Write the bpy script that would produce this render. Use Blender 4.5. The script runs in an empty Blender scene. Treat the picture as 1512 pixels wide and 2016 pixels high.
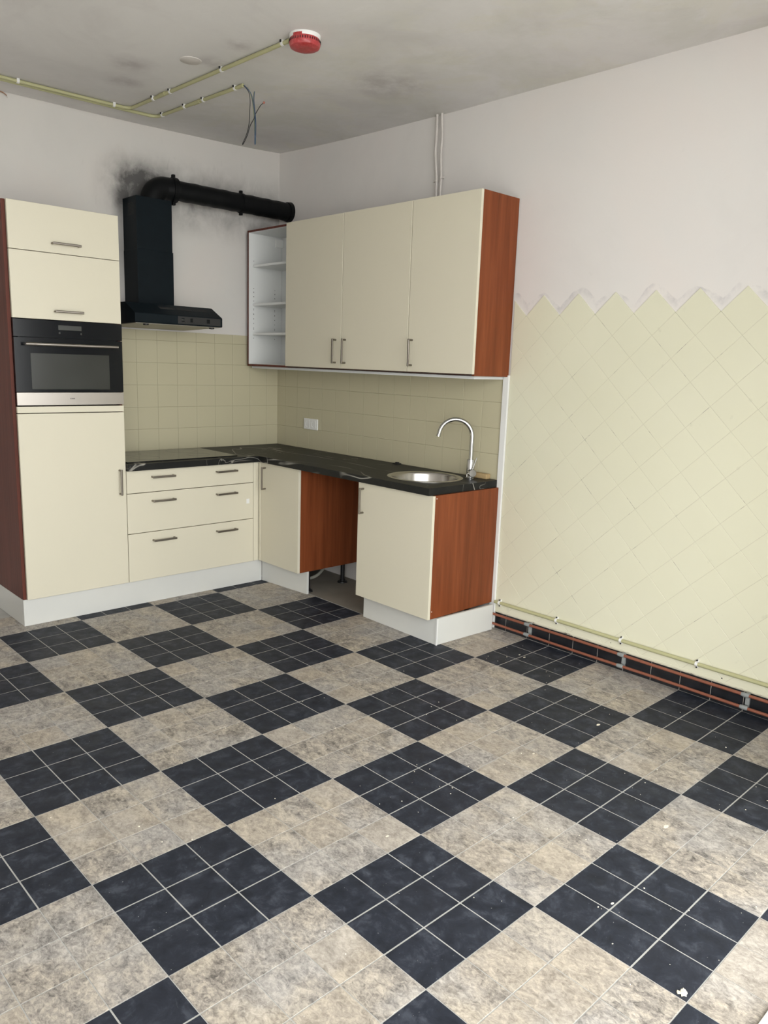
import bpy, bmesh, math, random
from mathutils import Vector, Matrix, noise as mnoise
random.seed(7)
C = bpy.context.scene.collection
SC = bpy.context.scene
PI = math.pi

# ------------------------------------------------------------------ camera
CAM = Vector((-3.5724, -4.9938, 1.5403))
YAW, PIT, ROL, FPX = 0.761190, -0.189984, 0.034455, 1521.886
fw = Vector((math.sin(YAW)*math.cos(PIT), math.cos(YAW)*math.cos(PIT), math.sin(PIT)))
rt = Vector((math.cos(YAW), -math.sin(YAW), 0)); up = rt.cross(fw)
r2 = rt*math.cos(ROL)+up*math.sin(ROL); u2 = up*math.cos(ROL)-rt*math.sin(ROL)
cd = bpy.data.cameras.new('camera'); cam = bpy.data.objects.new('camera', cd); C.objects.link(cam)
cd.sensor_fit = 'VERTICAL'; cd.sensor_height = 24; cd.lens = FPX/2016*24
cd.clip_start = 0.02
cam.matrix_world = Matrix(((r2.x, u2.x, -fw.x, CAM.x), (r2.y, u2.y, -fw.y, CAM.y), (r2.z, u2.z, -fw.z, CAM.z), (0, 0, 0, 1)))
SC.camera = cam
# ------------------------------------------------------------------ sky and exposure
W = bpy.data.worlds.new('world'); SC.world = W; W.use_nodes = True
bg = W.node_tree.nodes['Background']
bg.inputs[0].default_value = (.97, .99, .985, 1); bg.inputs[1].default_value = 2.6
SC.view_settings.view_transform = 'Standard'; SC.view_settings.look = 'None'
SC.view_settings.gamma = 1; SC.view_settings.use_curve_mapping = False
SC.view_settings.exposure = 1.33
SC.cycles.diffuse_bounces = 6; SC.cycles.max_bounces = 12
SC.cycles.use_denoising = True
def portal(name, loc, rot, sx, sy):
    l = bpy.data.lights.new(name, 'AREA'); l.shape = 'RECTANGLE'; l.size = sx; l.size_y = sy
    l.cycles.is_portal = True
    o = bpy.data.objects.new(name, l); C.objects.link(o); o.location = loc; o.rotation_euler = rot
    return o
OX0, OX2, OZ = -4.55, -.75, 2.85
portal('doorway_portal', ((OX0+OX2)/2, -4.79, OZ/2), (PI/2, 0, 0), OX2-OX0, OZ)

sl_ = bpy.data.lights.new('sun', 'SUN'); sl_.energy = 0.26; sl_.angle = math.radians(14); sl_.color = (1, .99, .97)
sun = bpy.data.objects.new('sun', sl_); C.objects.link(sun); sun.location = (-6, -9, 6)
sun.rotation_euler = Vector((1.5, 1, -.76)).to_track_quat('-Z', 'Y').to_euler()   # hazy light slanting in under the added canopy

# ------------------------------------------------------------------ material helpers
class NT:
    def __init__(s, name):
        s.m = bpy.data.materials.new(name); s.m.use_nodes = True; s.t = s.m.node_tree
        s.b = s.t.nodes['Principled BSDF']; s.pos = None
    def n(s, typ, **kw):
        nd = s.t.nodes.new(typ)
        for k, v in kw.items():
            if k[0] == '_': nd.inputs[k[1:].replace('_', ' ')].default_value = v
            else: setattr(nd, k, v)
        return nd
    def l(s, a, b): s.t.links.new(a, b)
    def P(s):
        if not s.pos: s.pos = s.n('ShaderNodeNewGeometry')
        return s.pos.outputs['Position']
    def mapping(s, scale=(1, 1, 1), src=None, rot=(0, 0, 0)):
        m = s.n('ShaderNodeMapping'); s.l(src or s.P(), m.inputs[0]); m.inputs['Scale'].default_value = scale; m.inputs['Rotation'].default_value = rot
        return m.outputs[0]
    def noise(s, scale, detail=4, rough=.55, src=None, dist=0):
        n = s.n('ShaderNodeTexNoise'); s.l(src or s.P(), n.inputs['Vector'])
        n.inputs['Scale'].default_value = scale; n.inputs['Detail'].default_value = detail
        n.inputs['Roughness'].default_value = rough; n.inputs['Distortion'].default_value = dist
        return n.outputs['Fac']
    def ramp(s, fac, stops):
        r = s.n('ShaderNodeValToRGB'); s.l(fac, r.inputs[0]); e = r.color_ramp.elements
        while len(e) < len(stops): e.new(0.5)
        for el, (p, c) in zip(e, stops):
            el.position = p; el.color = (*c, 1) if len(c) == 3 else c
        return r.outputs[0]
    def math(s, op, a, b=None, c=None, clamp=False):
        m = s.n('ShaderNodeMath', operation=op, use_clamp=clamp)
        for i, v in enumerate((a, b, c)):
            if v is None: continue
            if isinstance(v, (int, float)): m.inputs[i].default_value = v
            else: s.l(v, m.inputs[i])
        return m.outputs[0]
    def rng(s, v, a, b, c=0, d=1, smooth=False):
        m = s.n('ShaderNodeMapRange'); m.clamp = True
        if smooth: m.interpolation_type = 'SMOOTHSTEP'
        s.l(v, m.inputs[0])
        for i, x in enumerate((a, b, c, d)): m.inputs[i+1].default_value = x
        return m.outputs[0]
    def mix(s, fac, a, b, blend='MIX'):
        m = s.n('ShaderNodeMix', data_type='RGBA', blend_type=blend)
        for i, v in ((0, fac), (6, a), (7, b)):
            if isinstance(v, (int, float)): m.inputs[i].default_value = v
            elif isinstance(v, tuple): m.inputs[i].default_value = (*v, 1)
            else: s.l(v, m.inputs[i])
        return m.outputs[2]
    def bump(s, h, strength=.2, dist=.002, prev=None):
        b = s.n('ShaderNodeBump'); b.inputs['Strength'].default_value = strength; b.inputs['Distance'].default_value = dist
        s.l(h, b.inputs['Height'])
        if prev: s.l(prev, b.inputs['Normal'])
        s.l(b.outputs[0], s.b.inputs['Normal']); return b.outputs[0]
    def island(s):
        if not s.pos: s.P()
        oi = s.n('ShaderNodeObjectInfo')
        return s.math('FRACT', s.math('ADD', s.pos.outputs['Random Per Island'], oi.outputs['Random']))
    def col(s, c):
        if isinstance(c, tuple): s.b.inputs['Base Color'].default_value = (*c, 1)
        else: s.l(c, s.b.inputs['Base Color'])
    def set(s, rough=None, metal=None, **kw):
        if rough is not None:
            if isinstance(rough, (int, float)): s.b.inputs['Roughness'].default_value = rough
            else: s.l(rough, s.b.inputs['Roughness'])
        if metal is not None: s.b.inputs['Metallic'].default_value = metal
        for k, v in kw.items(): s.b.inputs[k.replace('_', ' ')].default_value = v
        return s.m
def simple(name, col, rough=.5, metal=0, var=.06, vs=6, bump=0, bs=60, bd=.001, spec=.5):
    t = NT(name); f = t.noise(vs, 3)
    t.col(t.mix(f, tuple(c*(1-var) for c in col), tuple(min(1, c*(1+var)) for c in col)))
    if bump: t.bump(t.noise(bs, 3), bump, bd)
    t.b.inputs['Specular IOR Level'].default_value = spec
    return t.set(rough, metal)

M = {}
M['cream'] = simple('cream_lacquer', (.64, .60, .48), .42, var=.012, vs=3, spec=.35)
M['white_board'] = simple('white_melamine', (.70, .71, .70), .4, var=.02, spec=.4)
M['plinth'] = simple('white_plinth', (.60, .60, .57), .4, var=.03, vs=8)
M['steel_handle'] = simple('brushed_nickel', (.25, .225, .195), .36, 1, var=.1, vs=60)
M['black_hood'] = simple('black_enamel', (.0045, .0085, .0115), .5, var=.3, vs=14, spec=.12)
M['black_duct'] = simple('black_spray_paint', (.004, .0045, .005), .5, var=.4, vs=30, bump=.25, bs=35, spec=.16)
M['black_glass'] = simple('black_glass', (.006, .007, .009), .16, var=.1, spec=.25)
M['black_plastic'] = simple('black_plastic', (.012, .012, .013), .45)
M['oven_steel'] = simple('oven_steel', (.40, .37, .34), .34, 1, var=.10, vs=3)
M['chrome'] = simple('chrome', (.56, .56, .555), .1, 1, var=.02)
M['white_plastic'] = simple('white_plastic', (.75, .75, .73), .4)
M['conduit'] = simple('ivory_conduit', (.43, .42, .235), .45, var=.05)
M['copper'] = simple('weathered_copper', (.27, .095, .058), .5, .3, var=.25, vs=25)
M['bracket'] = simple('grey_bracket', (.24, .255, .25), .7, var=.3, vs=60)
M['grout_floor'] = simple('floor_grout', (.40, .395, .375), .8, var=.2, vs=12)
M['screed'] = simple('bare_screed', (.24, .215, .18), .85, var=.25, vs=5, bump=.3, bs=40)
M['skirt_black'] = simple('black_skirting_tile', (.014, .015, .018), .3, var=.7, vs=18)
M['grout_light'] = simple('light_grout', (.42, .38, .34), .85, var=.3, vs=40)
M['soap'] = simple('yellow_sponge', (.42, .30, .15), .9, var=.15, vs=60, bump=.6, bs=200)
M['crumb'] = simple('plaster_crumb', (.72, .67, .55), .9, var=.2, vs=80)
M['hose'] = simple('grey_hose', (.34, .33, .28), .55)
M['filter'] = simple('hood_filter', (.30, .28, .25), .4, .6, var=.15, vs=20)
M['outside'] = simple('paving', (.56, .54, .51), .9, var=.2, vs=3)
M['wire_black'] = simple('black_wire', (.02, .02, .022), .5)
M['wire_blue'] = simple('blue_wire', (.03, .06, .12), .5)
M['wire_green'] = simple('yellow_green_wire', (.22, .24, .12), .5)
M['wire_red'] = simple('pink_wire_cap', (.42, .16, .12), .5)
M['display'] = simple('grey_display', (.045, .047, .043), .25, var=.05)
M['painted_pipe'] = simple('painted_pipe', (.60, .565, .53), .6, var=.06, vs=30, bump=.4, bs=60)
M['hole'] = simple('dark_hole', (.02, .02, .02), .9)
M['gap_shade'] = simple('gap_shade_brown', (.05, .022, .016), .7)  # carcass brown, with the shade of the gaps between fronts put into the colour
M['flake'] = simple('loose_paint_flake', (.46, .27, .17), .8)
M['putty'] = simple('white_filler', (.66, .63, .58), .9, var=.15, vs=60)

def m_oven_window():
    t = NT('oven_window_glass')
    t.col(t.ramp(t.noise(2.5, 1), [(.3, (.030, .031, .027)), (.7, (.045, .047, .043))]))
    return t.set(.2, Specular_IOR_Level=.35)
M['oven_window'] = m_oven_window()
def m_wood():
    t = NT('cherry_veneer')
    g = t.noise(1, 5, .6, t.mapping((22, 22, 1.1)), .6)
    g2 = t.noise(1, 3, .6, t.mapping((90, 90, 3)))
    f = t.math('ADD', t.math('MULTIPLY', g, .75), t.math('MULTIPLY', g2, .25))
    t.col(t.ramp(f, [(.30, (.125, .033, .010)), (.5, (.185, .048, .0155)), (.70, (.245, .070, .024))]))
    return t.set(.45, Specular_IOR_Level=.22)
M['wood'] = m_wood()
def m_wood_side():
    t = NT('mahogany_board')
    g = t.noise(1, 4, .6, t.mapping((40, 40, 1.2)), .4)
    t.col(t.ramp(g, [(.3, (.085, .026, .018)), (.7, (.135, .042, .029))]))
    return t.set(.5, Specular_IOR_Level=.15)
M['wood_red'] = m_wood_side()
def m_worktop():
    t = NT('black_marble_laminate')
    base = t.ramp(t.noise(5, 6, .7, None, .6), [(.3, (.007, .0075, .008)), (.75, (.018, .018, .016))])
    def vein(scale, rot, w, seedscale, lo, hi):
        src = t.mapping(seedscale, rot=rot)
        n = t.noise(scale, 3, .5, src, 1.2)
        a = t.math('ABSOLUTE', t.math('SUBTRACT', n, .5))
        v = t.rng(a, 0, w, 1, 0)
        msk = t.rng(t.noise(2.2, 2, .5, t.mapping((1, 1, 1), rot=(1, 2, rot[2]))), lo, hi)
        return t.math('MULTIPLY', v, msk)
    v1 = vein(1.5, (0, 0, .9), .0075, (1, .45, 1), .42, .52)
    v2 = vein(3.2, (0, 0, .6), .006, (1, .35, 1), .47, .58)
    v = t.math('MAXIMUM', v1, t.math('MULTIPLY', v2, .5))
    t.col(t.mix(v, base, (.45, .43, .38)))
    return t.set(.45, Specular_IOR_Level=.2)
M['worktop'] = m_worktop()
def m_dark_tile():
    t = NT('slate_look_vinyl')
    isl = t.island()
    cl = t.ramp(t.noise(16, 9, .72, None, .4), [(.36, (.010, .0125, .019)), (.52, (.019, .023, .034)), (.66, (.050, .057, .074))])
    c = t.mix(t.rng(isl, 0, 1, .0, .30), cl, (.020, .022, .030))
    sc = t.rng(t.noise(26, 6, .75, t.mapping((1, .55, 1), rot=(0, 0, .7)), 1.5), .66, .80)
    c = t.mix(t.math('MULTIPLY', sc, .35), c, (.24, .26, .29))
    n2 = t.rng(t.noise(120, 2, .5), .745, .775)
    c = t.mix(t.math('MULTIPLY', n2, .6), c, (.5, .5, .48))
    t.col(c); t.bump(t.noise(40, 5, .6), .18, .001)
    return t.set(t.rng(t.noise(12, 4), .3, .7, .50, .66), Specular_IOR_Level=.28)
M['dark_tile'] = m_dark_tile()
def m_beige_tile():
    t = NT('marbled_beige_vinyl')
    isl = t.island()
    off = t.n('ShaderNodeVectorMath', operation='ADD'); sc = t.n('ShaderNodeVectorMath', operation='SCALE')
    comb = t.n('ShaderNodeCombineXYZ'); 
    for i in range(2): t.l(isl, comb.inputs[i])
    sc.inputs['Scale'].default_value = 3.0; t.l(comb.outputs[0], sc.inputs[0]); t.l(t.P(), off.inputs[0]); t.l(sc.outputs[0], off.inputs[1])
    src = off.outputs[0]
    a = t.noise(19, 10, .76, t.mapping((1, .75, 1), src, (0, 0, -.75)), .7)
    b = t.noise(75, 6, .75, t.mapping((1, .7, 1), src, (0, 0, -.75)), 1.0)
    f = t.math('ADD', t.math('MULTIPLY', a, .52), t.math('MULTIPLY', b, .48))
    c = t.ramp(f, [(.39, (.075, .07, .066)), (.455, (.215, .198, .178)), (.51, (.335, .31, .275)), (.565, (.48, .43, .36)), (.64, (.59, .55, .49))])
    pz = t.rng(t.noise(6, 5, .6, t.mapping((1, .5, 1), src, (0, 0, -.75)), .6), .50, .66)
    c = t.mix(t.math('MULTIPLY', pz, .55), c, t.ramp(f, [(.40, (.22, .20, .17)), (.50, (.50, .45, .36)), (.64, (.66, .61, .52))]))
    g = t.rng(t.noise(3.4, 4, .6), .46, .58)
    c = t.mix(t.math('MULTIPLY', g, .55), c, t.ramp(f, [(.38, (.13, .13, .13)), (.5, (.34, .335, .33)), (.64, (.58, .575, .57))]))
    c = t.mix(t.rng(isl, 0, 1, 0, .14), c, (.30, .265, .22))
    c = t.mix(t.rng(isl, .62, .90, 0, .24), c, (.52, .455, .36)); c = t.mix(t.rng(isl, .34, .12, 0, .20), c, (.36, .355, .35))
    c = t.mix(1.0, c, (.98, .955, .935), 'MULTIPLY')
    sp = t.rng(t.noise(95, 2, .5), .74, .77)
    c = t.mix(t.math('MULTIPLY', sp, .5), c, (.62, .60, .56))
    t.col(c); t.bump(t.noise(50, 5, .6), .2, .001)
    return t.set(.55, Specular_IOR_Level=.4)
M['beige_tile'] = m_beige_tile()
def m_wall_tile(name, c0, c1, blot=.0):
    t = NT(name); isl = t.island()
    c = t.mix(t.noise(2.3, 4), c0, c1)
    c = t.mix(t.rng(isl, 0, 1, 0, .35), c, tuple((a+b)/2*.975 for a, b in zip(c0, c1)))
    if blot:
        s = t.rng(t.noise(11, 3, .5), .70, .76)
        c = t.mix(t.math('MULTIPLY', s, blot), c, tuple(a*.72 for a in c0))
    t.col(c); t.bump(t.noise(14, 3), .05, .002)
    return t.set(.36, Specular_IOR_Level=.45)
M['splash_tile'] = m_wall_tile('cream_painted_tile', (.47, .44, .30), (.52, .475, .335))
M['splash_grout'] = simple('painted_grout', (.35, .315, .21), .6, var=.12, vs=20)
M['diamond_tile'] = m_wall_tile('yellow_painted_tile', (.66, .645, .49), (.70, .685, .545), .35)
def m_diamond_grout():
    t = NT('yellow_painted_grout')
    k = t.rng(t.noise(7, 4, .75), .585, .64)
    t.col(t.mix(k, (.56, .53, .415), (.19, .17, .14)))
    return t.set(.6)
M['diamond_grout'] = m_diamond_grout()
def m_plaster(name, base, soot=False, edge=False):
    t = NT(name)
    a = t.noise(1.1, 5, .6, None, .4)
    c = t.ramp(a, [(.3, tuple(x*.94 for x in base)), (.5, base), (.72, (base[0]*1.03, base[1]*1.0, base[2]*.99))])
    pk = t.rng(t.noise(.9, 2, .5, t.mapping((1, 1, 1), rot=(1, 0, 2))), .45, .65)
    c = t.mix(t.math('MULTIPLY', pk, .25), c, (base[0]*1.02, base[1]*.955, base[2]*.955))
    sx = t.n('ShaderNodeSeparateXYZ'); t.l(t.P(), sx.inputs[0]); X, Y, Z = sx.outputs
    if soot:
        dx = t.math('MAXIMUM', t.math('SUBTRACT', t.math('ABSOLUTE', t.math('ADD', X, .58)), .60), 0)
        dz = t.math('ABSOLUTE', t.math('SUBTRACT', Z, 2.595))
        d = t.math('SQRT', t.math('ADD', t.math('MULTIPLY', dx, dx), t.math('MULTIPLY', dz, dz)))
        n = t.noise(8, 7, .62, t.mapping((1, 1, .8)), .3)
        m1 = t.math('MULTIPLY', t.rng(d, .03, .30, 1, 0, True), t.rng(n, .34, .70, .15, .9))
        ex = t.math('ADD', X, 1.10); ez = t.math('SUBTRACT', Z, 2.60)
        e = t.math('SQRT', t.math('ADD', t.math('MULTIPLY', ex, ex), t.math('MULTIPLY', ez, ez)))
        m2 = t.math('MULTIPLY', t.rng(e, .07, .235, 1, 0, True), t.rng(n, .25, .65, .40, 1))
        gx = t.math('ABSOLUTE', t.math('ADD', X, 1.24)); gz = t.math('MULTIPLY', t.rng(Z, 1.85, 2.2), t.rng(Z, 2.50, 2.62, 1, 0))
        m3 = t.math('MULTIPLY', t.math('MULTIPLY', t.rng(gx, .0, .075, 1, 0, True), gz), .55)
        mm = t.math('ADD', t.math('ADD', t.math('MULTIPLY', m1, .75), t.math('MULTIPLY', m2, .85)), m3, clamp=True)
        c = t.mix(t.math('MULTIPLY', mm, .9), c, (.055, .053, .053))
        st = t.rng(t.noise(1, 4, .6, t.mapping((22, 1, 7)), .5), .60, .78)
        c = t.mix(t.math('MULTIPLY', t.math('MULTIPLY', st, t.rng(d, .05, .42, 1, 0, True)), .28), c, (.16, .15, .15))
    if edge:
        # greyish bruised plaster that waves along the tips of the tiles
        ph = t.math('ABSOLUTE', t.math('SUBTRACT', t.math('FRACT', t.math('MULTIPLY', t.math('ADD', Y, 2.4385), 4.638)), .5))
        w = t.noise(5, 3, .5, t.mapping((0, 1, 0)), 0)
        lv = t.math('ADD', t.math('ADD', 1.80, t.math('MULTIPLY', w, .16)), t.math('MULTIPLY', t.math('SMOOTH_MIN', ph, .38, .2), .17))
        dd = t.math('SUBTRACT', lv, Z)
        k = t.math('MULTIPLY', t.rng(dd, -.004, .004, 0, 1, True), t.rng(dd, .0, .055, 1, 0, True))
        k = t.math('MULTIPLY', k, t.rng(t.noise(9, 5, .65), .44, .66))
        k = t.math('MULTIPLY', k, t.rng(Y, -2.24, -2.26, 0, 1))
        c = t.mix(t.math('MULTIPLY', k, .55), c, (.36, .345, .37))
        fine = t.rng(t.noise(16, 3, .5), .7, .78)
        c = t.mix(t.math('MULTIPLY', fine, .06), c, (.35, .33, .33))
    t.col(c)
    b = t.bump(t.noise(3, 5, .55), .12, .012)
    t.bump(t.noise(90, 3, .5), .12, .001, b)
    return t.set(.85, Specular_IOR_Level=.2)
M['plaster_back'] = m_plaster('sooty_white_plaster', (.62, .60, .57), soot=True)
M['plaster_right'] = m_plaster('white_plaster', (.70, .675, .65), edge=True)
M['plaster_room'] = m_plaster('plain_plaster', (.68, .66, .63))
def m_ceiling():
    t = NT('stained_ceiling')
    a = t.noise(1.3, 7, .62, None, .8)
    c = t.ramp(a, [(.32, (.66, .645, .63)), (.5, (.71, .695, .68)), (.68, (.745, .73, .715))])
    # scraped and patched plaster towards the kitchen corner
    sx = t.n('ShaderNodeSeparateXYZ'); t.l(t.P(), sx.inputs[0])
    area = t.rng(sx.outputs[0], -1.5, -.9)
    p = t.rng(t.noise(2.6, 9, .68, t.mapping((1, 1, 0), rot=(0, 0, .4)), .7), .50, .60)
    c = t.mix(t.math('MULTIPLY', t.math('MULTIPLY', p, area), .45), c, (.70, .68, .60))
    g = t.rng(t.noise(1.7, 6, .65, t.mapping((1, 1, 0), rot=(0, 0, 2.2)), .5), .46, .62)
    c = t.mix(t.math('MULTIPLY', t.math('MULTIPLY', g, area), .35), c, (.56, .56, .49))
    q = t.rng(t.noise(2.3, 7, .6, t.mapping((1, 1, 0), rot=(0, 0, 1.2)), .6), .52, .70)
    c = t.mix(t.math('MULTIPLY', q, .20), c, (.46, .42, .42))
    # brownish-violet damp blotches next to the cover plate
    for bx0, by0, rr0 in ((-1.62, -.98, .16), (-1.52, -.70, .15), (-1.34, -1.30, .15), (-1.38, -1.60, .12), (-.55, -1.75, .35)):
        vx = t.math('ADD', sx.outputs[0], -bx0); vy = t.math('ADD', sx.outputs[1], -by0)
        dd = t.math('SQRT', t.math('ADD', t.math('MULTIPLY', vx, vx), t.math('MULTIPLY', vy, vy)))
        k = t.math('MULTIPLY', t.rng(dd, 0, rr0, 1, 0, True), t.rng(t.noise(6, 6, .65), .36, .62))
        c = t.mix(t.math('MULTIPLY', k, .5), c, (.31, .27, .275))
    t.col(c); b = t.bump(t.noise(5, 6, .6), .35, .010); t.bump(t.noise(70, 3), .15, .001, b)
    return t.set(.9, Specular_IOR_Level=.15)
M['ceiling'] = m_ceiling()
def m_red():
    t = NT('red_tape')
    c = t.ramp(t.noise(38, 4, .6, None, 1), [(.3, (.33, .025, .025)), (.6, (.45, .06, .065)), (.8, (.52, .12, .125))])
    t.col(c); t.bump(t.noise(55, 3), .5, .003); return t.set(.3)
M['red'] = m_red()
def m_brushed():
    t = NT('brushed_sink_steel')
    t.col(t.mix(t.noise(1, 3, .5, t.mapping((300, 300, 8))), (.46, .44, .41), (.62, .60, .57)))
    return t.set(.24, 1)
M['sink'] = m_brushed()
def m_hob():
    t = NT('hob_glass'); t.col((.012, .0125, .012)); return t.set(.16, Specular_IOR_Level=.7)
M['hob'] = m_hob()

# ------------------------------------------------------------------ object helpers
def finish(bm, smooth=None):
    bmesh.ops.recalc_face_normals(bm, faces=bm.faces)
    if smooth is not None:
        for e in bm.edges:
            if len(e.link_faces) == 2 and e.calc_face_angle(0) > smooth: e.smooth = False
def root_loc(p):
    v = Vector((0, 0, 0))
    while p: v += p.location; p = p.parent
    return v
def link(name, me, parent=None, loc=None, rot=None):
    o = bpy.data.objects.new(name, me); C.objects.link(o)
    if parent: o.parent = parent
    if loc is not None: o.location = Vector(loc)-(root_loc(parent) if parent else Vector())
    if rot is not None: o.rotation_euler = rot
    return o
def obj(name, bm, mat, parent=None, smooth=.6, origin=True):
    """bm is in world coordinates"""
    finish(bm, smooth)
    if parent: off = root_loc(parent)
    elif origin:
        xs = [v.co for v in bm.verts]
        off = Vector(((min(v.x for v in xs)+max(v.x for v in xs))/2, (min(v.y for v in xs)+max(v.y for v in xs))/2, min(v.z for v in xs)))
    else: off = Vector((0, 0, 0))
    for v in bm.verts: v.co -= off
    me = bpy.data.meshes.new(name); bm.to_mesh(me); bm.free()
    for m in (mat if isinstance(mat, list) else [mat]): me.materials.append(M[m])
    o = bpy.data.objects.new(name, me); C.objects.link(o)
    if parent: o.parent = parent
    else: o.location = off
    return o
def mesh_of(name, bm, mat, smooth=.6):
    finish(bm, smooth); me = bpy.data.meshes.new(name); bm.to_mesh(me); bm.free(); me.materials.append(M[mat]); return me
def thing(name, loc, label, cat, group=None):
    o = bpy.data.objects.new(name, None); C.objects.link(o); o.location = loc; o.empty_display_size = .1
    return tag(o, label, cat, group)
def tag(o, label, cat, group=None):
    o['label'] = label; o['category'] = cat
    if group: o['group'] = group
    return o
def struct(o): o['kind'] = 'structure'; return o
def bx(bm, x, y, z, bev=0, seg=2, mi=0):
    x0, x1 = sorted(x); y0, y1 = sorted(y); z0, z1 = sorted(z)
    t = bmesh.new()
    v = [t.verts.new(c) for c in ((x0, y0, z0), (x1, y0, z0), (x1, y1, z0), (x0, y1, z0), (x0, y0, z1), (x1, y0, z1), (x1, y1, z1), (x0, y1, z1))]
    for f in ((0, 3, 2, 1), (4, 5, 6, 7), (0, 1, 5, 4), (1, 2, 6, 5), (2, 3, 7, 6), (3, 0, 4, 7)): t.faces.new([v[i] for i in f])
    if bev: bmesh.ops.bevel(t, geom=list(t.edges), offset=bev, segments=seg, affect='EDGES', profile=.5)
    join(bm, t, mi)
def join(bm, t, mi=0, M4=None):
    mp = {}
    for v in t.verts: mp[v] = bm.verts.new(M4 @ v.co if M4 else v.co)
    for f in t.faces:
        try: g = bm.faces.new([mp[v] for v in f.verts]); g.material_index = mi
        except ValueError: pass
    t.free()
def box(name, x, y, z, mat, parent=None, bev=.0012, **k):
    bm = bmesh.new(); bx(bm, x, y, z, bev); return obj(name, bm, mat, parent, **k)
def frame_at(p, d):
    d = d.normalized(); a = Vector((0, 0, 1)) if abs(d.z) < .9 else Vector((1, 0, 0))
    u = d.cross(a).normalized(); return u, d.cross(u).normalized()
def tube(bm, pts, r, n=12, cap=True, mi=0):
    pts = [Vector(p) for p in pts]; rs = r if isinstance(r, (list, tuple)) else [r]*len(pts)
    rings = []; u = None
    for i, p in enumerate(pts):
        d = (pts[min(i+1, len(pts)-1)]-pts[max(i-1, 0)]).normalized()
        if u is None: u, w = frame_at(p, d)
        else: u = (u-d*u.dot(d)).normalized(); w = d.cross(u)
        rings.append([bm.verts.new(p+(u*math.cos(2*PI*k/n)+w*math.sin(2*PI*k/n))*rs[i]) for k in range(n)])
    for a, b in zip(rings, rings[1:]):
        for k in range(n):
            f = bm.faces.new((a[k], a[(k+1) % n], b[(k+1) % n], b[k])); f.material_index = mi; f.smooth = True
    if cap: bm.faces.new(rings[0][::-1]).material_index = mi; bm.faces.new(rings[-1]).material_index = mi
def lathe(bm, prof, c=(0, 0, 0), n=48, close=False, mi=0):
    c = Vector(c); rings = []
    for r, z in prof:
        rings.append([bm.verts.new(c+Vector((r*math.cos(2*PI*k/n), r*math.sin(2*PI*k/n), z))) for k in range(n)] if r > 1e-6 else [bm.verts.new(c+Vector((0, 0, z)))])
    for a, b in zip(rings, rings[1:]):
        for k in range(n):
            q = [a[k % len(a)], a[(k+1) % len(a)], b[(k+1) % len(b)], b[k % len(b)]]
            q = [v for i, v in enumerate(q) if v not in q[:i]]
            if len(q) > 2:
                f = bm.faces.new(q); f.material_index = mi; f.smooth = True
def arc(c, a, b, r, t0, t1, n):
    c, a, b = Vector(c), Vector(a), Vector(b)
    return [c+(a*math.cos(t0+(t1-t0)*i/n)+b*math.sin(t0+(t1-t0)*i/n))*r for i in range(n+1)]
def prism(bm, poly, z0, z1, mi=0):
    lo = [bm.verts.new((x, y, z0)) for x, y in poly]; hi = [bm.verts.new((x, y, z1)) for x, y in poly]
    n = len(poly); bm.faces.new(lo[::-1]).material_index = mi; bm.faces.new(hi).material_index = mi
    for i in range(n): bm.faces.new((lo[i], lo[(i+1) % n], hi[(i+1) % n], hi[i])).material_index = mi
def slab_tile(bm, poly, t0, t1, ins, mi=0, M4=None):
    """tile with eased edge in a local XY frame; poly counter-clockwise"""
    cx = sum(p[0] for p in poly)/len(poly); cy = sum(p[1] for p in poly)/len(poly)
    n = len(poly)
    def ins_poly(d):
        out = []
        for i in range(n):
            p0, p1, p2 = (Vector(poly[j % n]) for j in (i-1, i, i+1))
            e1 = (p1-p0).normalized(); e2 = (p2-p1).normalized()
            n1 = Vector((-e1.y, e1.x)); n2 = Vector((-e2.y, e2.x)); k = n1+n2
            dn = max(k.dot(n1), .35); out.append(p1+k*(d/dn))
        return out
    T = lambda p, z: (M4 @ Vector((p[0], p[1], z))) if M4 else Vector((p[0], p[1], z))
    a = [bm.verts.new(T(p, t0)) for p in poly]; b = [bm.verts.new(T(p, t1-ins*.7)) for p in poly]; c = [bm.verts.new(T(p, t1)) for p in ins_poly(ins)]
    for i in range(n):
        j = (i+1) % n
        bm.faces.new((a[i], a[j], b[j], b[i])).material_index = mi
        bm.faces.new((b[i], b[j], c[j], c[i])).material_index = mi
    bm.faces.new(c).material_index = mi
def clip(poly, axis, val, keep_less):
    out = []; n = len(poly)
    for i in range(n):
        a, b = poly[i], poly[(i+1) % n]
        ia = (a[axis] <= val) == keep_less or a[axis] == val; ib = (b[axis] <= val) == keep_less or b[axis] == val
        if ia: out.append(a)
        if ia != ib:
            t = (val-a[axis])/(b[axis]-a[axis]); out.append((a[0]+(b[0]-a[0])*t, a[1]+(b[1]-a[1])*t))
    return out
def area(p): return abs(sum(p[i][0]*p[(i+1) % len(p)][1]-p[(i+1) % len(p)][0]*p[i][1] for i in range(len(p))))/2 if len(p) > 2 else 0

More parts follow.
